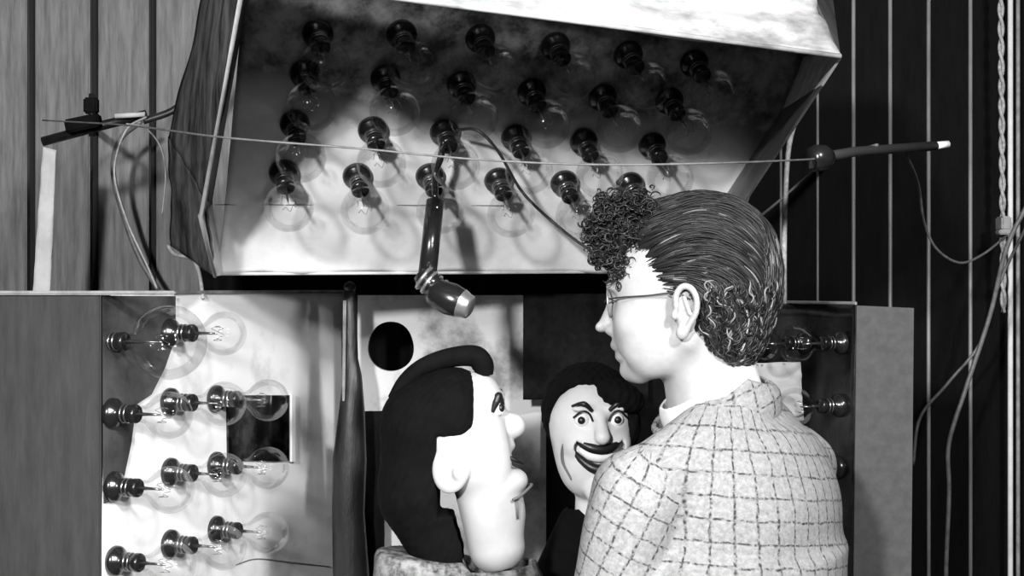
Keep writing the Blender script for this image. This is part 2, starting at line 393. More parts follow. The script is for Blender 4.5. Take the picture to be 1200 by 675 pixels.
crumpled('side_shade_sheet', [W(246,-40,2.30),W(286,-40,1.60),W(242,236,2.05),W(197,160,2.42)], M['side_shade_sheet'], hood, nu=16, nv=30, amp=.0015, th=.003, seed=15, fr=2)  # dark sheet fills in the hood's shadow at left
crumpled('side_shade_sheet', [W(197,160,2.42),W(242,236,2.05),W(248,322,2.14),W(200,288,2.40)], M['side_shade_sheet'], hood, nu=16, nv=20, amp=.0015, th=.003, seed=16, fr=2)
# seam wire across panel
vs,fs = tube_data([onp(252,240,.001),onp(330,240,.001),onp(590,241,.001)], .0007, 5); link('seam', vs, fs, M['grey_line'], hood)

def holder(o, n, parent, sc=1.0, bulb=True, BR=.036):
    n = Vector(n).normalized(); o = Vector(o)
    prof = [(0,.001),(0,.020),(.004,.0225),(.010,.022),(.013,.0195),(.017,.0145),(.021,.0125),(.038,.0125),(.040,.0138),(.047,.0138),(.049,.0125),(.050,.001)]
    h = lathe('lamp_holder', [(d*sc,r*sc) for d,r in prof], o, n, M['bakelite'], parent, 22)
    vs=[];fs=[]
    for (d,r,R) in ((.026,.0013,.0128),(.033,.0013,.0128)):
        v_,f_ = lathe_data([((d-r)*sc,R*sc),(d*sc,(R+r)*sc),((d+r)*sc,R*sc)], o, n, 18); k=len(vs); vs+=v_; fs+=[tuple(k+i for i in q) for q in f_]
    link('metal_ring', vs, fs, M['brass'], h, True)
    if bulb:
        R = BR; c = .050+.018+R
        pr = [(.050,.0115),(.056,.0120),(.064,.0135)]
        for i in range(1,15):
            a = math.pi*(.16+.84*i/14); pr.append((c-R*math.cos(a), R*math.sin(a)))
        b = lathe('glass_bulb', [(d*sc,r*sc) for d,r in pr], o, n, M['glass'], h, 28)
        # filament stem inside
        P = [o+n*(.050*sc), o+n*((c-.012)*sc)]
        vs,fs = tube_data(P, [.0032*sc,.0012*sc], 6)
        up = Vector((0,0,1)); s = n.cross(up).normalized(); u2 = s.cross(n)
        path = [o+n*((c-.012)*sc)+ (s*math.cos(t)+u2*math.sin(t))*.011*sc + n*(.006*sc*math.sin(6*t)) for t in np.linspace(0,5.6,40)]
        v_,f_ = tube_data(path, .0004*sc, 4); k=len(vs); vs+=v_; fs+=[tuple(k+i for i in q) for q in f_]
        link('filament', vs, fs, M['brass'], h, True)
    return h
rows = [[(372,38),(470,38),(562,43),(650,52),(735,62),(812,72)],
        [(357,84),(451,90),(540,97),(622,106),(705,112),(783,116)],
        [(345,143),(436,150),(520,153),(603,159),(683,164),(763,168)],
        [(332,200),(418,204),(503,204),(583,209),(660,212),(737,214)]]
for r_ in rows:
    for (a,b) in r_: holder(onp(a,b), PN, hood)

# ============================================================ LEFT LAMP BANK
bankL = thing('lamp_bank', 'white lined lamp bank at lower left, columns of black holders facing the dummies', 'lamp bank', group=None)
P0 = Vector((-.577,2.10,0)); DV = Vector((.10,.27,0)).normalized(); NL = Vector((DV.y,-DV.x,0))  # faces +x
def onbank(px,py):
    d = W(px,py,1.0)-Vector((0,0,CZ)); o = Vector((0,0,CZ)); t=(P0-o).dot(NL)/d.dot(NL); return o+d*t
def bankcol(px, z): p = onbank(px, CY); return Vector((p.x,p.y,z))
ztop = onbank(205,345).z
a = bankcol(118,0); b = bankcol(404,0)
crumpled('reflector_panel', [Vector((a.x,a.y,ztop)),Vector((b.x,b.y,ztop)),Vector((b.x,b.y,.02)),Vector((a.x,a.y,.02))], M['bank_white'], bankL, nu=60, nv=90, amp=.0018, seed=11, fr=2)
# darker dull sheet over the upper front corner
off = NL*.0025
def bk(px,py,e=.003):
    p = onbank(px,py)+NL*e; return p
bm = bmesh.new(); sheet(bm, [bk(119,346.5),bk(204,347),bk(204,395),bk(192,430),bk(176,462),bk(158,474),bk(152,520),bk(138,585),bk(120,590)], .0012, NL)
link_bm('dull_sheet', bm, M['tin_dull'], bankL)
# front grey board
ya = a.y
fb = box('front_board', -1.05, a.x+.001, ya-.005, ya+.012, .0, ztop, M['grey_cloth_board'], bankL)
ts = box('top_strip', -1.05, a.x+.11, ya-.010, ya+.010, ztop, ztop+.006, M['edge'], bankL)
vs,fs = tube_data([bankcol(118,ztop+.003),bankcol(404,ztop+.003)], .003, 6); link('top_edge', vs, fs, M['edge'], bankL)
cols = [[(128,400),(128,484),(130,570),(132,657)],[(196,390),(196,471),(196,553),(196,637)],[(250,467),(250,545),(250,620)]]
for ci,c_ in enumerate(cols):
    for (x_,y_) in c_:
        holder(onbank(x_,y_)+(NL*-.02 if y_==400 else NL*0), NL, bankL, 1.0, BR=(.054 if y_==400 else .034))
# mirror plate (dark glass) on the panel
gp = bmesh.new(); sheet(gp, [bk(264,463,.006),bk(336,463,.006),bk(336,540,.006),bk(264,540,.006)], .005, NL)
M['mirror'] = mat('dark_mirror', .10, .12, .9, col2=.01, scale=22, lo=.45, hi=.6)
link_bm('mirror_plate', gp, M['mirror'], bankL)
gp = bmesh.new()
for q in ([(337,462),(341,462),(341,541),(337,541)],):
    sheet(gp, [bk(x_,y_,.009) for x_,y_ in q], .006, NL)
link_bm('plate_edge', gp, M['white_gloss'], bankL)
vs,fs = tube_data(crom([bk(275,662,.002),bk(300,655,.002),bk(340,659,.002),bk(385,664,.002)]), .001, 5); link('crease', vs, fs, M['grey_line'], bankL)
# fold of the lining at lower right

# ============================================================ RIGHT LAMP BANK
bankR = thing('lamp_bank', 'lamp bank with shade put into its dark panel, behind the man in the checked jacket, with a grey end board', 'lamp bank')
Q0 = W(1003,CY,2.12); Q1 = W(760,CY,2.72)
DR = Vector((Q1.x-Q0.x,Q1.y-Q0.y,0)).normalized(); NR = Vector((-DR.y,DR.x,0))
if NR.x>0: NR=-NR
zr = W(1003,357,2.12).z
crumpled('reflector_panel', [Vector((Q1.x,Q1.y,zr)),Vector((Q0.x,Q0.y,zr)),Vector((Q0.x,Q0.y,.02)),Vector((Q1.x,Q1.y,.02))], M['tin_dark'], bankR, nu=50, nv=70, amp=.003, seed=21, fr=3)
vs,fs = tube_data([Vector((Q0.x,Q0.y,zr+.002)),Vector((Q1.x,Q1.y,zr+.002))], .0026, 6); link('top_edge', vs, fs, M['edge'], bankR)
bm = bmesh.new(); Yb = 2.115
sheet(bm, [W(1004,358,Yb),W(1071,361,Yb),W(1062,680,Yb)+Vector((-.004,0,-1.17)),W(993,680,Yb)+Vector((-.004,0,-1.17))], .012); link_bm('end_board', bm, M['grey_card'], bankR)
def onR(px,py):
    d = W(px,py,1.0)-Vector((0,0,CZ)); o = Vector((0,0,CZ)); t=(Q0-o).dot(NR)/d.dot(NR); return o+d*t
for (x_,y_) in ((988,402),(986,475),(984,548),(945,402),(945,556)): holder(onR(x_,y_), NR, bankR, .8)
pc = thing('paper_sheet','white sheet of paper hung in the right lamp bank behind the man\'s neck','paper')
crumpled('sheet', [W(868,426,2.16),W(938,424,2.16),W(942,492,2.16),W(872,510,2.16)], M['paper'], pc, nu=14, nv=14, amp=.004, th=.001, seed=4)

# ============================================================ CENTRE
Yc = 2.60
bd_ = thing('backing_board', 'pale upright board behind the large dummy, with a round black hole', 'board')
bm = bmesh.new()
out = [W(419,346,Yc),W(640,346,Yc),W(640,680,Yc)+Vector((0,0,-1.05)),W(419,680,Yc)+Vector((0,0,-1.05))]
ov = [bm.verts.new(p) for p in out]; es = [bm.edges.new((ov[i],ov[(i+1)%4])) for i in range(4)]
r_ = random.Random(3)
iv = [bm.verts.new(W(458+27*math.cos(t)*(1+.03*math.sin(3*t)),406+30*math.sin(t)*(1+.03*math.cos(2*t)),Yc)) for t in np.linspace(0,2*math.pi,40,endpoint=False)]
es += [bm.edges.new((iv[i],iv[(i+1)%40])) for i in range(40)]
bmesh.ops.triangle_fill(bm, edges=es, use_beauty=True)
g = bmesh.ops.extrude_face_region(bm, geom=bm.faces[:])
bmesh.ops.translate(bm, vec=(0,.014,0), verts=[v for v in g['geom'] if isinstance(v,bmesh.types.BMVert)])
link_bm('board_face', bm, M['center_board'], bd_)
def curtain(name, x0, x1, z0, z1, Y, amp, fold, m, parent=None, seed=0, th=.004):
    n = 160; vs=[]; fs=[]; r = np.random.default_rng(seed); ph = r.uniform(0,6,3); nz = 14
    for j in range(nz):
        z = z1+(z0-z1)*j/(nz-1)
        for i in range(n):
            x = x0+(x1-x0)*i/(n-1); y = Y+amp*(math.sin(x/fold*6.28+ph[0]+.3*math.sin(3*z))+.5*math.sin(x/fold*2.7*6.28+ph[1]))
            vs.append((x,y,z))
    N_ = len(vs); vs += [(x,y+th,z) for x,y,z in vs]
    for j in range(nz-1):
        for i in range(n-1):
            a=j*n+i; q=(a,a+1,a+n+1,a+n); fs.append(q); fs.append(tuple(N_+t for t in q[::-1]))
    for i in range(n-1):
        fs.append((i,N_+i,N_+i+1,i+1)); a=(nz-1)*n+i; fs.append((a,a+1,N_+a+1,N_+a))
    for j in range(nz-1):
        a=j*n; fs.append((a,a+n,N_+a+n,N_+a)); a=j*n+n-1; fs.append((a,N_+a,N_+a+n,a+n))
    return link(name, vs, fs, m, parent, True)
cu = curtain('shade_curtain', xof(232,2.82), xof(905,2.82), .01, W(0,300,2.82).z, 2.83, .012, .09, M['black_cloth'], seed=2)  # added black backdrop, stands in for shade under the hood
tag(cu, 'wide black curtain behind the boards, filling in the band of shade under the hood', 'curtain')
M['shade_grey'] = mat('dark_grey_shade', .009, .95, col2=.005, scale=80, bump=.4, spec=.1)
c2 = curtain('cloth_shade_sheet', xof(613,2.52), xof(760,2.52), W(0,469,2.52).z, W(0,344,2.52).z, 2.53, .006, .12, M['shade_grey'], seed=5)  # dark sheet stands in for shade on the board's right edge
tag(c2, 'short dark sheet added as shade over the right edge of the pale board', 'cloth')
c3 = curtain('cloth_shade_sheet', xof(641,2.56), xof(800,2.56), .01, W(0,344,2.56).z, 2.57, .006, .14, M['black_cloth'], seed=8)
c4 = curtain('cloth_shade_sheet', xof(420,2.54), xof(450,2.54), .01, W(0,482,2.54).z, 2.54, .006, .08, M['black_cloth'], seed=12)  # black sheet stands in for shade on the board beside the head
tag(c4, 'narrow black cloth hanging beside the post, left of the large dummy\'s hair', 'cloth')
tag(c3, 'long black cloth hanging behind the smiling dummy down to the floor', 'cloth')
# wooden post wrapped at the bottom
post = thing('wooden_post', 'narrow dark upright post between the white lamp bank and the pale board', 'post')
pw = [(409,340,7),(410,350,8),(411,420,9),(413,440,11),(412,480,15),(410,540,20),(408,600,19),(412,700,22)]
bm = bmesh.new(); rings=[]
Yp=2.48
for (cx,py,r) in pw+[(412,1700,24)]:
    c = W(cx,py,Yp); c.z = max(c.z,.0); rr = r/F*Yp; ring=[]
    for k in range(14):
        t=2*math.pi*k/14; ring.append(bm.verts.new(c+Vector((rr*math.cos(t)*(1+.05*math.sin(5*t+py)), .7*rr*math.sin(t),0))))
    rings.append(ring)
for i in range(len(rings)-1):
    for k in range(14): bm.faces.new((rings[i][k],rings[i][(k+1)%14],rings[i+1][(k+1)%14],rings[i+1][k]))
bm.faces.new(rings[0]); bm.faces.new(rings[-1])
link_bm('post_body', bm, M['black_wood'], post, True)
lathe('post_knob', [(0,.006),(.004,.010),(.010,.011),(.016,.007),(.019,.0005)], W(410,342,Yp), (0,0,1), M['black_wood'], post)
bm = bmesh.new(); sheet(bm, [W(402,352,Yp-.016),W(406,352,Yp-.016),W(404,470,Yp-.018),W(401,470,Yp-.018)], .003); link_bm('edge_strip', bm, M['edge'], post)

# ============================================================ SWING ARM LAMP
arm = thing('arm_lamp', 'black tubular arm lamp hanging in front of the hood, its knuckle below the rim', 'lamp')
T0=onp(512,214,.07); T1 = W(510,236,T0.y-.02); T2 = W(501,320,T0.y-.06)
vs,fs = tube_data([T1,T2], .0135, 18); link('arm_tube', vs, fs, M['bakelite'], arm, True)
tube('hook', [onp(520,165,.05), onp(516,186,.06), onp(510,205,.065), T1+Vector((0,0,.004))], .005, M['bakelite'], arm)
vs=[];fs=[]
J = W(508,328,T2.y-.004)
for i in range(4):
    c = W(497+i*6, 326+i*5, J.y-.01); ax=Vector((.8,-.1,-.6)).normalized()
    path=[]
    u=Vector((0,1,0)); s=ax.cross(u).normalized(); u=s.cross(ax)
    for t in np.linspace(0,2*math.pi,21)[:-1]: path.append(c+(s*math.cos(t)+u*math.sin(t))*.017)
    path.append(path[0]); v_,f_ = tube_data(path,.0028,6); k=len(vs); vs+=v_; fs+=[tuple(k+i_ for i_ in q) for q in f_]
link('knuckle_rings', vs, fs, M['steel'], arm, True)
lathe('knuckle', [(0,.001),(0.001,.012),(.012,.017),(.030,.018),(.040,.012),(.042,.001)], W(491,320,J.y-.008), (.75,-.15,-.65), M['bakelite'], arm)
ax_=(.86,-.25,-.36)
cup = lathe('lamp_cup', [(0,.002),(.001,.015),(.012,.021),(.035,.024),(.052,.021),(.060,.017),(.060,.010),(.045,.001)], W(503,340,J.y-.02), ax_, M['bakelite'], arm, 26)
lathe('lens_end', [(.052,.0215),(.060,.0182),(.066,.0172),(.068,.014),(.068,.001)], W(503,340,J.y-.02), ax_, M['steel'], arm, 26)

# ============================================================ WIRES
def wire(name, pts, r, m, label, cat='wire', group=None, ns=7):
    o = tube(name, pts, r, m, None, 8, ns); return tag(o, label, cat, group)
wire('long_wire', [W(50,141,2.46),W(150,147,2.0),W(260,161,1.66),W(420,174,1.62),W(560,187,1.62),W(700,193,1.62),W(850,191,1.66),W(946,187,1.84),W(952,186,1.88)], .0013, M['wire_grey'], 'thin taut wire stretched level across the whole front of the hood')
# left rod bracket
rod = thing('clamp_rod', 'short dark rod with a clamp on the pale boards at left', 'rod')
vs,fs = tube_data([W(50,166,2.50),W(120,147,2.50),W(172,134,2.52)], .0085, 12); link('rod_bar', vs, fs, M['black_wood'], rod, True)
bm = bmesh.new(); bm_box(bm, W(98,145,2.485), (.030,.014,.012), Matrix.Rotation(math.radians(-12),3,'Y'), bev=.003); bm_box(bm, W(107,124,2.50),(.012,.010,.014), bev=.003); link_bm('clamp', bm, M['black_cloth'], rod)
vs,fs = tube_data([W(108,110,2.50),W(108,160,2.50)], .006, 10); link('clamp_screw', vs, fs, M['bakelite'], rod, True)
vs,fs = tube_data([W(135,136,2.49),W(170,134,2.49)], .0045, 10); link('pale_tip', vs, fs, M['paper'], rod, True)
vs,fs = tube_data([W(108,150,2.50),W(108,150,2.955)], .007, 10); link('wall_bracket', vs, fs, M['bakelite'], rod, True)
# right rod
rr_ = thing('clamp_rod', 'slender dark rod with a white tip on the dark boards at right', 'rod')
vs,fs = tube_data([W(950,187,1.9),W(1000,178,2.0),W(1096,171,2.1)], .007, 10); link('rod_bar', vs, fs, M['wire_dark'], rr_, True)
vs,fs = tube_data([W(1094,171,2.098),W(1111,169,2.108)], .0055, 10); link('white_tip', vs, fs, M['white_gloss'], rr_, True)
vs,fs = tube_data([W(975,184,1.96),W(975,184,2.955)], .008, 10); link('wall_bracket', vs, fs, M['bakelite'], rr_, True)
lathe('clamp', [(0,.001),(0,.014),(.01,.018),(.024,.017),(.034,.010),(.034,.001)], W(948,186,1.89), (1,.3,.1), M['bakelite'], rr_)
wire('slack_wire', [W(148,145,2.3),W(170,150,2.32),W(188,172,2.35),W(194,205,2.38),W(190,252,2.4)], .0013, M['wire_light'], 'thin pale wire end looping down right of the left clamp')
wire('slack_wire', [W(172,137,2.38),W(150,150,2.36),W(137,180,2.36),W(135,212,2.36),W(150,262,2.36),W(172,310,2.36),W(184,338,2.36)], .0020, M['wire_light'], 'pale wire falling from the left clamp to the top of the left bank')
wire('wire_shadow', [W(165,142,2.78),W(140,165,2.8),W(133,205,2.82),W(148,262,2.84),W(165,305,2.84),W(186,340,2.84)], .0055, M['wire_grey'], 'thick dark strip added as wire shadow, drooping down the pale boards behind the thin pale wires', 'cable')  # shadow of the pale wire, built as a solid strip
wire('diagonal_shadow', [W(168,142,2.70),W(205,128,2.72),W(238,96,2.74),W(262,45,2.76),W(290,-40,2.78)], .007, M['black_wood'], 'dark strip added as shadow, rising diagonally from left clamp to behind the hood', 'cable')  # slanting shadow on the boards, built as a solid strip
wire('short_wire', [W(197,288,2.4),W(205,298,2.38),W(224,303,2.35),W(233,318,2.33),W(238,350,2.3)], .0032, M['wire_light'], 'short pale curved wire at the lower left corner of the hood')
wire('looped_cable', [onp(536,152,.05),onp(560,153,.08),onp(584,178,.09),onp(612,225,.09),onp(650,262,.09),W(690,292,2.1),W(715,300,2.12)], .0024, M['wire_dark'], 'dark looped cable from a holder in the hood down to behind the man\'s curls', 'cable')
wire('cord', [W(934,134,2.2),W(924,175,2.2),W(920,240,2.2),W(919,300,2.2),W(919,356,2.2)], .0042, M['rope'], 'pale twisted cord hanging from the hood corner behind the man\'s head', 'cord')
wire('thin_wire', [W(880,262,2.4),W(910,238,2.38),W(940,212,2.36),W(975,185,2.2),W(1028,170,2.02)], .0024, M['wire_grey'], 'grey wire rising from behind the man\'s head to the right rod')
wire('thin_wire', [W(1060,178,2.07),W(1076,215,2.4),W(1083,260,2.5),W(1098,292,2.55),W(1125,308,2.6),W(1152,298,2.65),W(1180,276,2.7)], .0024, M['wire_grey'], 'grey wire looping low from the right rod to the right edge cables')
for i,(pts,r,lb) in enumerate([([W(1208,232,2.6),W(1180,290,2.62),W(1160,370,2.65),W(1132,455,2.66),W(1112,520,2.66),W(1112,580,2.66),W(1108,690,2.66),W(1106,900,2.68)], .0045, 'thicker grey cable sweeping from right edge down to the bottom of the picture'),
        ([W(1208,255,2.7),W(1172,330,2.72),W(1150,400,2.74),W(1110,450,2.76),W(1078,490,2.80),W(1070,545,2.84)], .0032, 'thin faint grey cable branching left beside the thicker sweeping one')]):
    wire('hanging_cable', pts, r, M['wire_grey'], lb, 'cable')
# twisted rope and pipes at the right edge
vs=[];fs=[]
for ph in (0,math.pi):
    path=[]
    for i in range(170):
        z = 2.7-i*.0068; zz = CZ-(z-CZ)
        pxx = 1170+ (1176-1170)*i/170
        c = Vector((xof(pxx,2.86), 2.86, z)); t=i*.55+ph; path.append(c+Vector((math.cos(t)*.0035,math.sin(t)*.0035,0)))
    v_,f_=tube_data(path,.0036,6); k=len(vs); vs+=v_; fs+=[tuple(k+i_ for i_ in q) for q in f_]
o = link('twisted_rope', vs, fs, M['rope'], None, True); tag(o,'pale twisted flex hanging down beside the pipes at the right edge','rope')
for px_,r,lb,m_ in ((1184,.0055,'bright thin vertical pipe at right edge, left of the pair',M['paper']),(1193,.0042,'thinner greyer vertical pipe at right edge, right of the pair',M['edge'])):
    o = tube('wall_pipe',[Vector((xof(px_,2.9),2.9,0)),Vector((xof(px_,2.9),2.9,2.75))], r, m_); tag(o,lb,'pipe')
bk_ = thing('cable_bracket','small pale bracket gripping the pipes and flex at right edge','bracket')
bm = bmesh.new(); bm_box(bm, W(1176,262,2.84),(.010,.02,.014),bev=.003); bm_box(bm, W(1178,272,2.83),(.016,.012,.005),bev=.002); link_bm('bracket_body', bm, M['edge'], bk_)
# white strip on left boards
o = thing('paper_strip','long narrow white strip leaning on the pale boards below the left rod','strip')
crumpled('strip', [W(50,172,2.6),W(66,176,2.6),W(58,350,2.62),W(38,350,2.62)], M['paper'], o, nu=6, nv=30, amp=.0015, th=.002, seed=9)

# bench carrying the dummies (mostly below the frame)
bench = thing('work_bench','low wooden bench under the two dummies','bench')
box('bench_top', -.25,.22,2.03,2.36,.86,.90, M['bench'], bench, .004)
for (x_,y_) in ((-.21,2.09),(.20,2.09),(-.21,2.33),(.20,2.33)): box('leg', x_-.025,x_+.025,y_-.025,y_+.025,0,.86,M['bench'],bench,.003)

# ============================================================ LARGE DUMMY
D1 = Frame(2.02)
dum = thing('dummy','large pale-faced dummy seen in profile, black hair and bulbous nose, facing right','dummy')
def d1_head(P):
    Z = P*np.array((1,1,1)); av = np.abs(P[...,1]); Pm = P.copy(); Pm[...,1] = av
    d = ell(P,(530,500,0)[:1]+(0,500),(58,50,64))
    d = smin(d, ell(P,(563,505,0)[:1]+(0,480),(27,36,42)), 20)           # forehead
    d = smin(d, ell(Pm,(562,22,530),(36,26,40)), 18)        # cheeks
    d = smin(d, cap(P,(568,0,560),(582,0,640),38,33), 16)    # long jaw / neck
    d = smin(d, ell(P,(592,0,566),(27,27,18),-12), 8)       # protruding lower lip
    d = smin(d, ell(P,(590,0,600),(25,24,32)), 10)          # chin
    d = smin(d, ell(P,(584,0,524),(20,24,10),-8), 6)        # upper lip
    d = smin(d, cap(P,(580,0,488),(601,0,499),9,15), 7)     # nose
    d = smin(d, ell(Pm,(582,20,464),(10,15,6)), 6)          # brow
    d = smax(d, -ell(Pm,(592,24,478),(9,11,9)), 5)          # eye socket
    d = smax(d, -ell(P,(612,0,543),(16,34,5),-8), 4)        # open mouth
    q = np.maximum(np.abs(P[...,0]-604)-1.0, np.maximum(np.abs(P[...,2]-594)-13, 26-av)) # jaw slot
    d = smax(d, -q, 1.0)
    e = ell(Pm,(531,47,541),(22,9,31),8); e = smax(e, -ell(Pm,(533,56,540),(14,9,22),8), 4)
    e = smin(e, ell(Pm,(538,50,548),(6,7,9)), 5)
    d = smin(d, e, 5)
    d = np.maximum(d, (P[...,2]-( 668-.22*(P[...,0]-575)+.0030*(P[...,0]-588)**2)*1.0))
    return d
sdf_mesh('head', D1, d1_head, (460,-68,425), (632,68,690), 2.1, M['plaster'], dum)
def d1_hair(P):
    Pm = P.copy(); Pm[...,1] = np.abs(P[...,1])
    d = ell(P,(507,0,500),(62,56,60))
    d = smin(d, ell(P,(530,0,478),(46,55,48)), 14)
    d = smin(d, ell(P,(492,0,560),(48,50,62)), 20); d = smin(d, cap(P,(490,0,585),(515,0,640),44,36), 16)
    d = smin(d, ell(Pm,(530,36,480),(36,20,30)), 8)
    d = smax(d, P[...,0]-556, 3)
    d = smax(d, -np.maximum(np.maximum(506-P[...,2], 514-P[...,0]), P[...,2]-600), 3)
    d = smax(d, -ell(Pm,(548,62,556),(38,34,50)), 4)
    d = smax(d, -(cap(P,(556,0,590),(582,0,665),36,36)), 3)
    return d+.5*np.sin(P[...,0]*.5+P[...,2]*.25)*np.sin(P[...,1]*.5)
sdf_mesh('hair', D1, d1_hair, (430,-64,420), (572,64,690), 2.2, M['doll_hair'], dum)
qp = [(462,468),(474,448),(492,432),(515,422),(540,417),(558,418),(566,428),(568,440)]
vs,fs = tube_data(crom([D1.p(x_,4,y_) for x_,y_ in qp]), [v*D1.s for v in (8,9,10,11,12,13,13,10)], 14)
link('quiff', [v for v in vs], fs, M['doll_hair'], dum, True)
for s_ in (1,-1):
    e = lathe('eye', [(-8*D1.s,.0001)]+[(-8*D1.s*math.cos(t),8*D1.s*math.sin(t)) for t in np.linspace(.1,math.pi,12)], D1.p(584,s_*24,477), (1,-.4*s_,0), M['white_gloss'], dum)
    lathe('pupil', [(-4*D1.s*math.cos(t),5.5*D1.s*math.sin(t)) for t in np.linspace(.1,math.pi-.01,10)], D1.p(587.5,s_*27,476), (1,-.4*s_,0), M['black_paint'], e)
    tube('eyebrow', [D1.p(577,s_*34,480),D1.p(582,s_*33,468),D1.p(585,s_*31,461),D1.p(590,s_*26,472)], [.003,.0055,.005,.002], M['black_paint'], dum)
# painted lines, dark coat
tube('jaw_line', [D1.p(606,27,583),D1.p(606.5,25,604)], .0014, M['grey_line'], dum, 2)
tube('lip_line', [D1.p(594,27,531),D1.p(604,22,537),D1.p(612,12,541)], [.0015,.0042,.003], M['black_paint'], dum)
tube('mouth_line', [D1.p(601,32,581),D1.p(610,26,577),D1.p(620,12,570),D1.p(623,0,568),D1.p(620,-12,570),D1.p(608,-26,577)], .0022, M['grey_line'], dum)
def d1_coat(P):
    d = cap(P,(478,0,600),(500,0,760),36,70)
    d = smin(d, cap(P,(492,-10,640),(600,0,760),34,60), 30)
    d = smin(d, ell(P,(550,0,800),(105,85,130)), 30)
    d = smax(d, P[...,2]-1025, 4); d = smin(d, np.maximum(ell(P,(560,0,930),(95,80,140)), P[...,2]-905), 20)
    d = smax(d, -cap(P,(560,6,560),(586,6,670),40,38), 6)
    d = smax(d, (650-P[...,2])+.12*(P[...,0]-500), 8)
    return d
sdf_mesh('coat', D1, d1_coat, (430,-92,600), (680,92,912), 4, M['coat_mottled'], dum)
def d1_col(P):
    c = cap(P,(583,0,655),(592,0,700),42,52); return np.maximum(np.maximum(c, -(c+5)), 662-.12*(P[...,0]-583)-P[...,2])
sdf_mesh('collar', D1, d1_col, (520,-64,640), (660,64,720), 2.4, M['coat_mottled'], dum)

# ============================================================ SMALL SMILING DUMMY
D2 = Frame(2.20,-29,5)
dm2 = thing('dummy','small grinning dummy with dark hair, half hidden behind the man\'s shoulder, facing the camera','dummy')
Y2 = lambda P: yawed(P,722,0,-9)
def d2_head(P0):
    P = Y2(P0); x = P[...,0]-722; Pm = P.copy(); Pm[...,0] = 722+np.abs(x)
    d = ell(P,(722,0,490),(50,52,54))
    d = smin(d, ell(P,(722,8,535),(41,42,44)), 22)
    d = smin(d, ell(Pm,(745,34,512),(15,14,13)), 8)             # cheeks
    d = smin(d, ell(P,(722,42,566),(16,13,14)), 10)             # chin
    d = smin(d, cap(P,(722,48,480),(722,60,501),5,9), 6)        # nose
    d = smax(d, -ell(Pm,(742,52,483),(12,9,8)), 4)              # eyes
    d = smin(d, ell(Pm,(742,46,470),(13,6,4)), 5)               # brow
    q = P[...,2]-(527+ -.016*(x)**2)
    m_ = np.maximum(np.abs(q)-9, np.abs(x)-30+.4*np.abs(q)); m_ = np.maximum(m_, 34-P[...,1])
    d = smax(d, -m_, 2.5)
    d = smin(d, cap(P,(722,-4,560),(722,-6,640),17,20), 8)
    
    return d
sdf_mesh('head', D2, d2_head, (655,-66,425), (792,80,645), 2.0, M['plaster2'], dm2)
def Y2p(x,v,y):
    a = math.radians(-9); X=x-722; return D2.p(722+X*math.cos(a)-v*math.sin(a), X*math.sin(a)+v*math.cos(a), y)
def arcpts(y0,curve,xx,vv): return [Y2p(722+x,vv-abs(x)**2*.014,y0-curve*x*x) for x in xx]
tube('upper_lip', arcpts(516,.016,(-33,-22,-11,0,11,22,33),50), [.002,.0065,.008,.008,.008,.0065,.002], M['black_paint'], dm2)
tube('lower_lip', arcpts(539,.024,(-31,-22,-11,0,11,22,31),51), [.002,.006,.008,.009,.008,.006,.002], M['black_paint'], dm2)
tube('teeth', arcpts(525,.016,(-22,-11,0,11,22),43), [.004,.0085,.009,.0085,.004], M['white_gloss'], dm2)
for s_ in (1,-1):
    R=9*D2.s
    e = lathe('eye', [(-R*math.cos(t),R*math.sin(t)) for t in np.linspace(.02,math.pi-.02,14)], Y2p(722+20*s_,41,483), (0,-1,0), M['white_gloss'], dm2)
    lathe('pupil', [(-3.5*D2.s*math.cos(t),4.6*D2.s*math.sin(t)) for t in np.linspace(.02,math.pi-.02,10)], Y2p(722+21*s_,48,483)+Vector((-.001,0,0)), (0,-1,0), M['black_paint'], e)
    tube('eyebrow', [Y2p(722+10*s_,50,472),Y2p(722+20*s_,52,464),Y2p(722+32*s_,43,467)], [.003,.0045,.002], M['black_paint'], dm2)
    tube('eyelid_line', [Y2p(722+9*s_,50,484),Y2p(722+14*s_,51.5,475),Y2p(722+22*s_,51,472.5),Y2p(722+31*s_,46,480)], .0016, M['black_paint'], dm2)
    tube('smile_line', [Y2p(722+34*s_,38,500),Y2p(722+39*s_,30,515),Y2p(722+38*s_,26,532),Y2p(722+31*s_,34,552)], [.001,.0035,.004,.001], M['grey_line'], dm2)
def d2_hair(P0):
    P = Y2(P0); x = P[...,0]-722
    d = ell(P,(722,-14,478),(56,58,58))
    face = ell(P,(704,60,508),(52,80,72))
    d = smax(d, -face, 5)
    d = smin(d, ell(P,(748,40,456),(30,18,17),24), 6)
    d = smin(d, ell(P,(764,14,492),(12,26,26)), 8)
    d = smax(d, P[...,2]-(560), 8)
    return d+1.3*np.sin(P[...,0]*.6+P[...,2]*.2)*np.sin(P[...,1]*.4)
sdf_mesh('hair', D2, d2_hair, (655,-80,412), (792,64,566), 2.2, M['doll_hair'], dm2)
def d2_coat(P):
    d = cap(P,(708,-8,612),(668,-4,720),26,36); d = smin(d, cap(P,(735,-8,640),(790,0,720),26,40), 20)
    d = smin(d, ell(P,(726,-4,760),(66,48,130)), 25)
    d = smin(d, np.maximum(ell(P,(726,-4,860),(70,56,120)), P[...,2]-858), 20)
    d = smax(d, P[...,2]-858, 2)
    return d
sdf_mesh('coat', D2, d2_coat, (590,-72,590), (860,66,884), 4, M['doll_hair'], dm2)

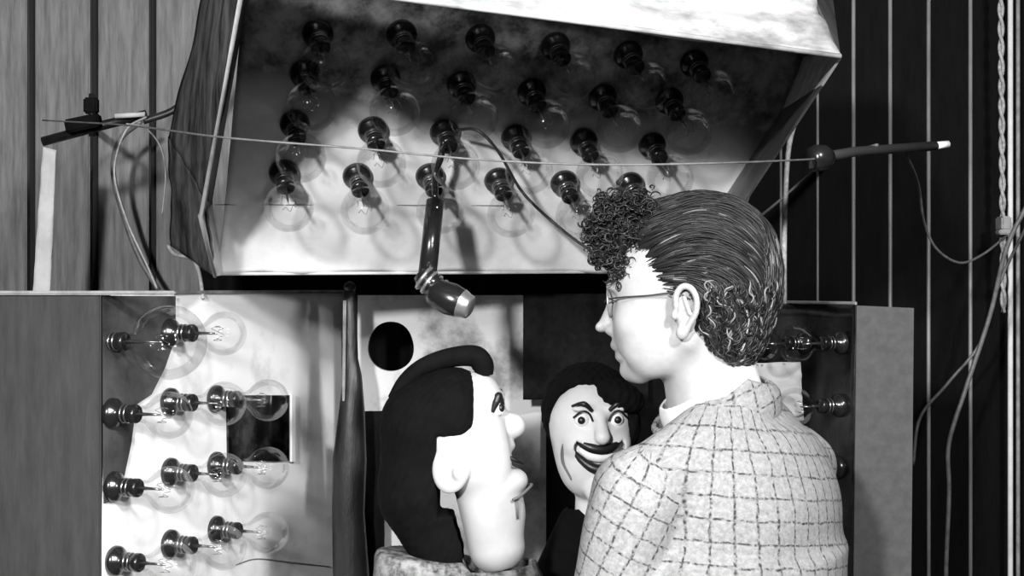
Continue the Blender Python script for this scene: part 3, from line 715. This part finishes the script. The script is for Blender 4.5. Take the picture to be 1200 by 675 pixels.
# ============================================================ THE MAN
MF = Frame(1.80)
man = thing('person','standing man in a light checked jacket and round spectacles, back half turned, facing left','person')
HY = 10
hy = lambda P: yawed(P,810,0,HY)
def hp(x,v,y):
    a = math.radians(HY); X=x-810; return MF.p(810+X*math.cos(a)-v*math.sin(a), X*math.sin(a)+v*math.cos(a), y)
def m_head(P0):
    P = hy(P0); Pm = P.copy(); Pm[...,1] = np.abs(P[...,1])
    d = ell(P,(812,0,318),(92,70,84))
    d = smin(d, ell(P,(762,0,352),(47,56,62)), 24)
    d = smin(d, ell(Pm,(768,30,398),(40,26,42),-30), 22)
    d = smin(d, cap(Pm,(806,46,398),(752,14,436),11,13), 16)
    d = smin(d, ell(P,(744,0,434),(18,19,15)), 10)
    d = smin(d, cap(P,(722,0,346),(710,0,380),5.5,8.5), 7)     # nose ridge
    d = smin(d, ell(P,(704,0,384),(7,7,6)), 4)
    d = smin(d, ell(Pm,(717,8,387),(8,6,6)), 4)
    d = smin(d, ell(Pm,(722,16,336),(9,18,6)), 8)              # brow
    d = smax(d, -ell(Pm,(716,27,352),(12,13,10)), 7)
    d = smin(d, ell(Pm,(733,26,354),(11,11,10)), 3)            # eyeball
    d = smin(d, ell(P,(725,0,405),(9,17,6)), 7)                # upper lip
    d = smin(d, ell(P,(730,0,419),(8.5,16,6)), 6)
    d = smax(d, -ell(P,(716,0,412),(10,24,1.4)), 2)
    d = smin(d, ell(P,(738,0,395),(16,28,24)), 14)
    d = smin(d, ell(Pm,(745,38,378),(18,14,16)), 14)           # cheekbone
    e = ell(Pm,(806,66,362),(13,7,27),-8)
    hx=[(797,73,362),(797,76,346),(804,78,336),(814,79,338),(820,79,350),(819,77,365),(812,73,378),(806,70,389)]
    hx=[tuple(q) for q in crom(hx,3)]
    for a_,b_ in zip(hx[:-1],hx[1:]): e = smin(e, cap(Pm,a_,b_,3.0,3.0), 2.5)
    e = smin(e, ell(Pm,(803,70,388),(7,5,8)), 4); e = smin(e, ell(Pm,(795,72,368),(4,4,6)), 3)
    e = smin(e, cap(Pm,(806,75,348),(812,74,366),2.4,2.4), 2.5); e = smax(e, -ell(Pm,(803,79,367),(6,8,8)), 2)
    d = smin(d, e, 5)
    return d
def m_neck(P):
    d = cap(P,(822,-4,395),(846,-8,500),50,60); return d
def m_full(P):
    d = smin(m_head(P), m_neck(P), 18); return np.maximum(d, P[...,2]-505)
Vh,Qh = snets(m_full, (685,-100,225), (915,100,512), 1.6)
# lower body and hands (coarser), joined into the same mesh
aB = math.radians(35); FWD=np.array((-math.cos(aB),-math.sin(aB))); LAT=np.array((-math.sin(aB),math.cos(aB)))
def bp3(lat,fwd,py,cx=850): 
    q = np.array((cx,0))+LAT*lat+FWD*fwd; return (q[0],q[1],py)
ELB={1:bp3(172,78,790),-1:bp3(-172,-6,800)}; WR={1:bp3(150,160,980),-1:bp3(-150,90,1010)}
SH={1:bp3(146,34,566),-1:bp3(-138,-24,560)}
GY = CY+CZ/MF.s   # ground in py
def rot_body(P,cx=850):
    x = P[...,0]-cx; v=P[...,1]; return x*LAT[0]+v*LAT[1], x*FWD[0]+v*FWD[1]
def m_low(P):
    l,f = rot_body(P)
    Q = np.stack([l,f,P[...,2]],-1)
    d = ell(Q,(0,0,700),(120,80,230))
    for s_ in (1,-1):
        d = smin(d, cap(P,SH[s_],ELB[s_],30,26), 12); d = smin(d, cap(P,ELB[s_],WR[s_],26,17), 8)
    return d
def m_hand(P,s_):
    w = np.array(WR[s_]); d = cap(P,w,w+np.array((-6,0,22)),15,17); 
    pl = w+np.array((-10,0,48)); d = smin(d, ell(P,pl,(24,13,34)), 10)
    for i,(dx,L_) in enumerate(((-20,52),(-7,60),(6,56),(17,44))):
        a = pl+np.array((dx,0,22)); b_ = a+np.array((dx*.12-2,-4,L_*.55)); c_ = b_+np.array((2,-12,L_*.5))
        d = smin(d, cap(P,a,b_,7.5,7),3); d = smin(d, cap(P,b_,c_,7,6),2)
    a = pl+np.array((-20,4,-12)); b_ = a+np.array((-20,4,26)); d = smin(d, cap(P,a,b_,9,8),5); d = smin(d, cap(P,b_,b_+np.array((-4,2,22)),8,6.5),2)
    return d
Vl,Ql = snets(m_low, (600,-260,470), (1080,260,1060), 8)
VS=[Vh,Vl]; QS=[Qh,Ql+len(Vh)]; n=len(Vh)+len(Vl)
for s_ in (1,-1):
    w=WR[s_]; v_,q_=snets(lambda P:m_hand(P,s_), (w[0]-70,w[1]-50,w[2]-25),(w[0]+40,w[1]+40,w[2]+150),3); VS.append(v_); QS.append(q_+n); n+=len(v_)
body = link('body', MF.w(np.vstack(VS)), np.vstack(QS), M['skin'], man, True)
bm=bmesh.new(); bm.from_mesh(body.data); bmesh.ops.recalc_face_normals(bm,faces=bm.faces); bm.to_mesh(body.data); bm.free()

# ---- jacket
def j_torso(P):
    l,f = rot_body(P); y = P[...,2]; Q = np.stack([l,f,y],-1)
    d = ell(Q,(0,-6,700),(158,116,235))
    d = smin(d, ell(Q,(-10,-46,590),(134,74,100)), 30)                       # rounded upper back
    for s_ in (1,-1): d = smin(d, cap(Q,(s_*28,-20,486),(s_*126,(22 if s_>0 else -14),556),34,48), 26)
    k = np.sqrt((l/164)**2+(f/122)**2)                                    # skirt of the jacket
    sk = np.maximum((k-1)*112, np.abs(y-840)-190); d = smin(d, sk, 40)
    return d
def j_arm(P,s_):
    d = cap(P,SH[s_],ELB[s_],53,42); d = smin(d, cap(P,ELB[s_],WR[s_],42,32), 10); return d
def folds(P):
    x,v,y = P[...,0],P[...,1],P[...,2]
    return 1.6*np.sin(.045*y+.03*x+.02*v)*np.sin(.03*x-.02*y)+1.1*np.sin(.09*x+.05*y+.06*v)
def jack(P):
    d = j_torso(P)
    for s_ in (1,-1):
        a = j_arm(P,s_); a = np.maximum(a, P[...,2]-WR[s_][2]-2); d = smin(d, a, 9)
    d = d + folds(P)
    # neck opening
    d = smax(d, -(cap(P,(826,-2,395),(836,-8,474),57,60)), 3)
    d = smax(d, -cap(P,(800,-8,430),(768,-14,486),44,34), 4)
    d = np.maximum(d, P[...,2]-1020)
    return d
def j_uv(V, C):
    l,f = rot_body(V); ang = np.arctan2(l,f); lc,fc = rot_body(C); angc=np.arctan2(lc,fc)
    ang = np.where(ang-angc>math.pi, ang-2*math.pi, np.where(ang-angc<-math.pi, ang+2*math.pi, ang))
    uv = np.stack([ang*135, V[:,2]+.12*l], -1)
    dt = j_torso(C)
    for s_ in (1,-1):
        da = j_arm(C,s_); sel = da < dt-1
        a = np.array(SH[s_]); b = np.array(ELB[s_]); d = (b-a)/np.linalg.norm(b-a)
        t = (V-a)@d; e1 = np.cross(d,(0,1,0)); e1/=np.linalg.norm(e1); e2=np.cross(d,e1)
        th = np.arctan2((V-a)@e2,(V-a)@e1); tc = np.arctan2((C-a)@e2,(C-a)@e1)
        th = np.where(th-tc>math.pi, th-2*math.pi, np.where(th-tc<-math.pi, th+2*math.pi, th))
        ua = np.stack([th*50, t+400], -1); 
        c,s2 = math.cos(.25),math.sin(.25); ua = np.stack([ua[:,0]*c-ua[:,1]*s2, ua[:,0]*s2+ua[:,1]*c],-1)
        uv[sel] = ua[sel]
    return uv
sdf_mesh('jacket', MF, jack, (590,-270,436), (1100,270,1040), 4.2, M['tweed'], man, j_uv)
# turned jacket collar
def j_col(P):
    c = cap(P,(824,-2,420),(838,-8,476),61,79)
    sh = np.maximum(c, -(c+7))
    tilt = P[...,2]-(436+.66*np.abs(P[...,0]-868)*(P[...,0]<868)+.35*np.abs(P[...,0]-868)*(P[...,0]>=868)+.10*P[...,1])
    d = np.maximum(sh, -tilt); return np.maximum(d, tilt-46)
sdf_mesh('jacket_collar', MF, j_col, (730,-100,410), (935,100,560), 2.4, M['tweed'], man, lambda V,C: np.stack([np.arctan2(V[:,1],V[:,0]-835)*62, V[:,2]*1.0+.4*V[:,0]],-1))
def s_col(P):
    c = cap(P,(822,-2,400),(836,-8,476),53,63)
    sh = np.maximum(c, -(c+4))
    tilt = P[...,2]-(420+.64*np.abs(P[...,0]-868)*(P[...,0]<868)+.35*np.abs(P[...,0]-868)*(P[...,0]>=868)+.08*P[...,1])
    d = np.maximum(sh, -tilt); return np.maximum(d, tilt-50)
sdf_mesh('shirt_collar', MF, s_col, (740,-90,400), (925,90,560), 2.2, M['shirt'], man)
# trousers, shoes
FX = 850
def trou(P):
    l,f = rot_body(P); Q=np.stack([l,f,P[...,2]],-1)
    d = ell(Q,(0,-6,1010),(132,96,110))
    for s_ in (1,-1):
        d = smin(d, cap(Q,(s_*62,-4,1060),(s_*72,8,1420),78,58), 20); d = smin(d, cap(Q,(s_*72,8,1420),(s_*78,-4,GY-70),58,44), 10)
    return np.maximum(d, P[...,2]-(GY-50))
sdf_mesh('trousers', MF, trou, (620,-240,900), (1080,240,1800), 8, M['trouser'], man)
for s_ in (1,-1):
    c = np.array(bp3(s_*78,40,GY-30)); a = np.array(bp3(s_*78,-30,GY-32)); b_=np.array(bp3(s_*82,110,GY-24))
    sdf_mesh('shoe', MF, lambda P: np.maximum(smin(cap(P,a,b_,34,28), cap(P,a,a+np.array((0,0,-45)),34,36),14), P[...,2]-GY+.5), tuple(np.minimum(a,b_)-80), tuple(np.maximum(a,b_)+60), 5, M['shoe'], man)
# ---- spectacles
rim=[hp(716-1.5*math.cos(t), 24+17*math.sin(t), 355-17*math.cos(t)) for t in np.linspace(0,2*math.pi,33)]
gl = link('spectacles', *tube_data(rim, .0011, 6), M['steel'], man, True)
vs,fs=[],[]
for pth in ([hp(716-1.5*math.cos(t), -24+17*math.sin(t), 355-17*math.cos(t)) for t in np.linspace(0,2*math.pi,33)],
            crom([hp(716,8,350),hp(712,0,346),hp(716,-8,350)]), crom([hp(718,41,350),hp(735,56,348),hp(765,66,346),hp(796,74,343),hp(812,74,350)])):
    v_,f_=tube_data(pth,.0010,6); k=len(vs); vs+=v_; fs+=[tuple(k+i for i in q) for q in f_]
link('frame_arm', vs, fs, M['wire_dark'], man, True)
for s_ in (1,-1):
    tube('eyebrow', [hp(713,s_*12,335),hp(714,s_*22,331),hp(723,s_*33,331),hp(733,s_*40,337)], [.0008,.0028,.0024,.0006], M['wire_dark'], man)
    tube('eyelashes', [hp(710,s_*20,354),hp(716,s_*31,350),hp(727,s_*38,354)], [.0005,.0012,.0006], M['wire_dark'], man)
# ---- hair
def m_hair(P0):
    P = hy(P0); Pm = P.copy(); Pm[...,1] = np.abs(P[...,1])
    d = ell(P,(822,0,308),(90,76,82))
    d = smin(d, ell(P,(850,0,345),(60,72,66)), 20)
    d = smin(d, ell(P,(858,0,392),(36,56,38)), 16)
    d = smin(d, ell(P,(775,0,275),(42,56,36)), 14)
    # keep face, ear and neck clear
    d = smax(d, -ell(Pm,(733,52,374),(47,62,62)), 5)
    d = smax(d, -ell(Pm,(808,84,368),(20,24,34),-8), 4)
    d = smax(d, -ell(P,(748,0,410),(76,90,70)), 6)
    d = smax(d, -ell(P,(720,0,330),(38,60,28)), 6)
    return d
def hair_shape(P):
    Pq = hy(P); return m_hair(P)+1.6*np.sin(Pq[...,2]*.33+Pq[...,0]*.1+.3*Pq[...,1])
hr = sdf_mesh('hair', MF, hair_shape, (690,-100,215), (925,100,440), 2.4, M['hair'], man, lambda V,C: np.stack([.12+0*V[:,0], 0*V[:,1]],-1))
Vs,_ = snets(m_hair, (690,-100,215), (925,100,440), 3.0)
def grad(P,e=.7):
    g = np.stack([m_hair(P+np.eye(3)[i]*e)-m_hair(P-np.eye(3)[i]*e) for i in range(3)],-1); return g/(np.linalg.norm(g,axis=-1,keepdims=True)+1e-9)
seeds = Vs[(Vs[:,1]>-60)&(Vs[:,0]>748)]
ns_ = 3800; P = seeds[rng.integers(0,len(seeds),ns_)]+rng.normal(0,1.5,(ns_,3))
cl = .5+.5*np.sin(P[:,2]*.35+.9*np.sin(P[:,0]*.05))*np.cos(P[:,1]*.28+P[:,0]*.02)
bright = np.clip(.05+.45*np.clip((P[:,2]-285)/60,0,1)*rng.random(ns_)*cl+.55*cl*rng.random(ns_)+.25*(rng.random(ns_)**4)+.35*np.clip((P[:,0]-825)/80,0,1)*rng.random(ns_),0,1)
paths=[]; ST=11; off=rng.uniform(.3,3.2,ns_)
for k in range(ST):
    g = grad(P); d0 = m_hair(P); P = P-g*(d0-off*math.sin(math.pi*min(1,(k+1.5)/ST)))[:,None]
    paths.append(P.copy())
    ang = np.arctan2(P[:,2]-300, P[:,0]-800)
    dx = np.where(P[:,2]<330, 1.0, .45); dz = np.clip((P[:,0]-805)/75,-.35,1.5)+np.clip((P[:,2]-300)/90,0,1.2)*.8
    dx = np.where(P[:,0]>885, -.15, dx); dx = np.where((P[:,2]>385), -.35, dx)
    wv = .55*np.sin(P[:,0]*.08+P[:,2]*.10+P[:,1]*.06)*np.clip((P[:,2]-330)/40,0,1)
    d = np.stack([dx+wv, .15*np.sin(P[:,2]*.1), dz-.3*wv],-1); d -= g*(d*g).sum(-1,keepdims=True); d/= np.linalg.norm(d,axis=-1,keepdims=True)+1e-6
    P = P+d*4.6
paths = np.stack(paths,1)        # ns,ST,3
Wp = MF.w(paths); tang = np.gradient(Wp,axis=1); tang/=np.linalg.norm(tang,axis=-1,keepdims=True)+1e-9
ref = np.array((.3,1,.2)); s1 = np.cross(tang,ref); s1/=np.linalg.norm(s1,axis=-1,keepdims=True)+1e-9; s2=np.cross(tang,s1)
rad = (rng.uniform(.7,1.5,ns_)[:,None]*np.sin(np.linspace(.25,math.pi-.1,ST))[None]*MF.s)[...,None]
ring = [Wp+(s1*math.cos(a)+s2*math.sin(a))*rad for a in (0,2.094,4.189)]
VV = np.stack(ring,2).reshape(-1,3); I = np.arange(ns_)[:,None,None]*ST*3+np.arange(ST-1)[None,:,None]*3
FF=[]
for k in range(3): FF.append(np.concatenate([I+k,I+(k+1)%3,I+3+(k+1)%3,I+3+k],-1))
FF=np.stack(FF,2).reshape(-1,4); br=np.repeat(bright,(ST-1)*3*4)
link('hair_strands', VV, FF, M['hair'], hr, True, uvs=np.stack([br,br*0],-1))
# loose waves over the back of the head
vs=[];fs=[];uv=[]; r3=random.Random(9)
bs = Vs[(Vs[:,1]>-40)&(Vs[:,0]>812)&(Vs[:,2]>325)]
for i in range(1300):
    p = bs[r3.randrange(len(bs))]; p0 = np.array(p,float); pth=[]; ph=r3.uniform(0,6.28); am=r3.uniform(.5,1.1); hd=r3.uniform(.9,2.0); lift=r3.uniform(1,5); n_=r3.randint(6,11)
    for k in range(n_):
        g = grad(p0[None])[0]; d0=float(m_hair(p0[None])[0]); q=p0-g*(d0-lift*math.sin(math.pi*(k+.6)/n_)); pth.append(Vector(MF.w(q)))
        a_=hd+am*math.sin(ph+k*.75); d_=np.array((math.cos(a_),.1,math.sin(a_))); d_-=g*(d_@g); d_/=np.linalg.norm(d_)+1e-6; p0=q+d_*3.4
    v_,f_=tube_data(pth,[.0004,.0012,.0013,.0003],4); k=len(vs); vs+=v_; fs+=[tuple(k+j for j in q) for q in f_]
    b=r3.choice((.02,.05,.1,.2,.4,.55,.75))
    for q in f_: uv+= [(b,0)]*len(q)
link('nape_waves', vs, fs, M['hair'], hr, True, uvs=uv)
# curls over the forehead
vs=[];fs=[];uv=[]
cen = [(x_,y_) for x_,y_ in ((702,278),(712,252),(722,300),(730,240),(708,300),(735,268),(722,275),(748,248),(745,290),(738,312),(716,240),(758,240),(700,262),(727,318),(752,268))]
r2=random.Random(5)
for i in range(1900):
    cx,cy = r2.choice(cen); v0 = r2.uniform(-20,54); cx+=r2.gauss(0,7); cy+=r2.gauss(0,7)
    R_=r2.uniform(2.5,6.5); a0=r2.uniform(0,6.28); ex=r2.uniform(3,6.5); tx=r2.uniform(-.9,.9); sgn=r2.choice((-1,1)); dr=r2.uniform(-1,2.5)
    pth=[hp(cx+(R_-k*.18)*math.cos(a0+sgn*k*.42)+dr*k*.3, v0+tx*R_*math.sin(a0+k*.42)+k*.7*tx, cy+(R_-k*.18)*math.sin(a0+sgn*k*.42)) for k in range(int(ex/.42)+3)]
    v_,f_=tube_data(pth,[.0005,.0013,.0013,.0003],3); k=len(vs); vs+=v_; fs+=[tuple(k+j for j in q) for q in f_]
    b=r2.choice((.05,.05,.1,.15,.3,.5)); 
    for q in f_: uv+= [(b,0)]*len(q)
link('forehead_curls', vs, fs, M['hair'], hr, True, uvs=uv)
def m_tuft(P0):
    P=hy(P0); d=ell(P,(737,0,274),(34,46,40)); d=smin(d, ell(P,(716,0,280),(20,38,30)),10)
    d=smax(d,-ell(P,(716,0,335),(30,60,22)),5)
    return d+1.5*np.sin(P[...,0]*.42+1+.1*P[...,2])*np.sin(P[...,1]*.4+P[...,0]*.1)
sdf_mesh('fringe', MF, m_tuft, (685,-60,225),(785,60,335),2.4,M['hair'],hr,lambda V,C: np.stack([.05+0*V[:,0],0*V[:,1]],-1))

# ============================================================ origins of things
for o in list(COL.objects):
    if o.type=='EMPTY' and '_loc' in o:
        ch = list(o.children_recursive); pts=[]
        for c in ch:
            if c.type=='MESH':
                co = np.zeros(len(c.data.vertices)*3); c.data.vertices.foreach_get('co',co); co=co.reshape(-1,3); pts.append((co.min(0),co.max(0)))
        lo=np.min([p[0] for p in pts],0); hi=np.max([p[1] for p in pts],0)
        base=Vector(((lo[0]+hi[0])/2,(lo[1]+hi[1])/2,lo[2])); del o['_loc']; o.location=base
        for c in o.children: c.matrix_parent_inverse = Matrix.Translation(-base)

# ============================================================ LIGHT, CAMERA
def spot(name, loc, target, power, radius, ang=70):
    l = bpy.data.lights.new(name,'AREA'); l.shape='DISK'; l.size=radius*2; l.energy=power; l.spread=math.radians(150)
    o = bpy.data.objects.new(name,l); COL.objects.link(o); o.location=loc
    o.rotation_euler=(Vector(target)-Vector(loc)).to_track_quat('-Z','Y').to_euler(); return o
spot('studio_lamp', (-.80,-1.0,2.31), (0,2.1,1.6), 90, .10)
spot('studio_lamp', (.95,-.2,2.66), (0,2.1,1.6), 50, .12)
def cone(name, loc, target, power, size, blend, radius):
    l = bpy.data.lights.new(name,'SPOT'); l.energy=power; l.spot_size=math.radians(size); l.spot_blend=blend; l.shadow_soft_size=radius
    o = bpy.data.objects.new(name,l); COL.objects.link(o); o.location=loc
    o.rotation_euler=(Vector(target)-Vector(loc)).to_track_quat('-Z','Y').to_euler(); return o
cone('bank_fill_light', (.95,-.2,1.95), (-.50,2.35,1.27), 150, 18, .6, .09)  # unseen fill, added to brighten the left lamp bank
w = bpy.data.worlds.new('room'); S.world=w; w.use_nodes=True
w.node_tree.nodes['Background'].inputs[0].default_value=(1,1,1,1); w.node_tree.nodes['Background'].inputs[1].default_value=.006
cam = bpy.data.cameras.new('camera'); cam.lens=50; cam.sensor_width=36; cam.clip_start=.05
co = bpy.data.objects.new('camera',cam); COL.objects.link(co); co.location=(0,0,CZ); co.rotation_euler=(math.pi/2,0,0); S.camera=co
S.view_settings.view_transform='Standard'; S.view_settings.look='None'; S.view_settings.exposure=0; S.view_settings.gamma=1; S.view_settings.use_curve_mapping=False
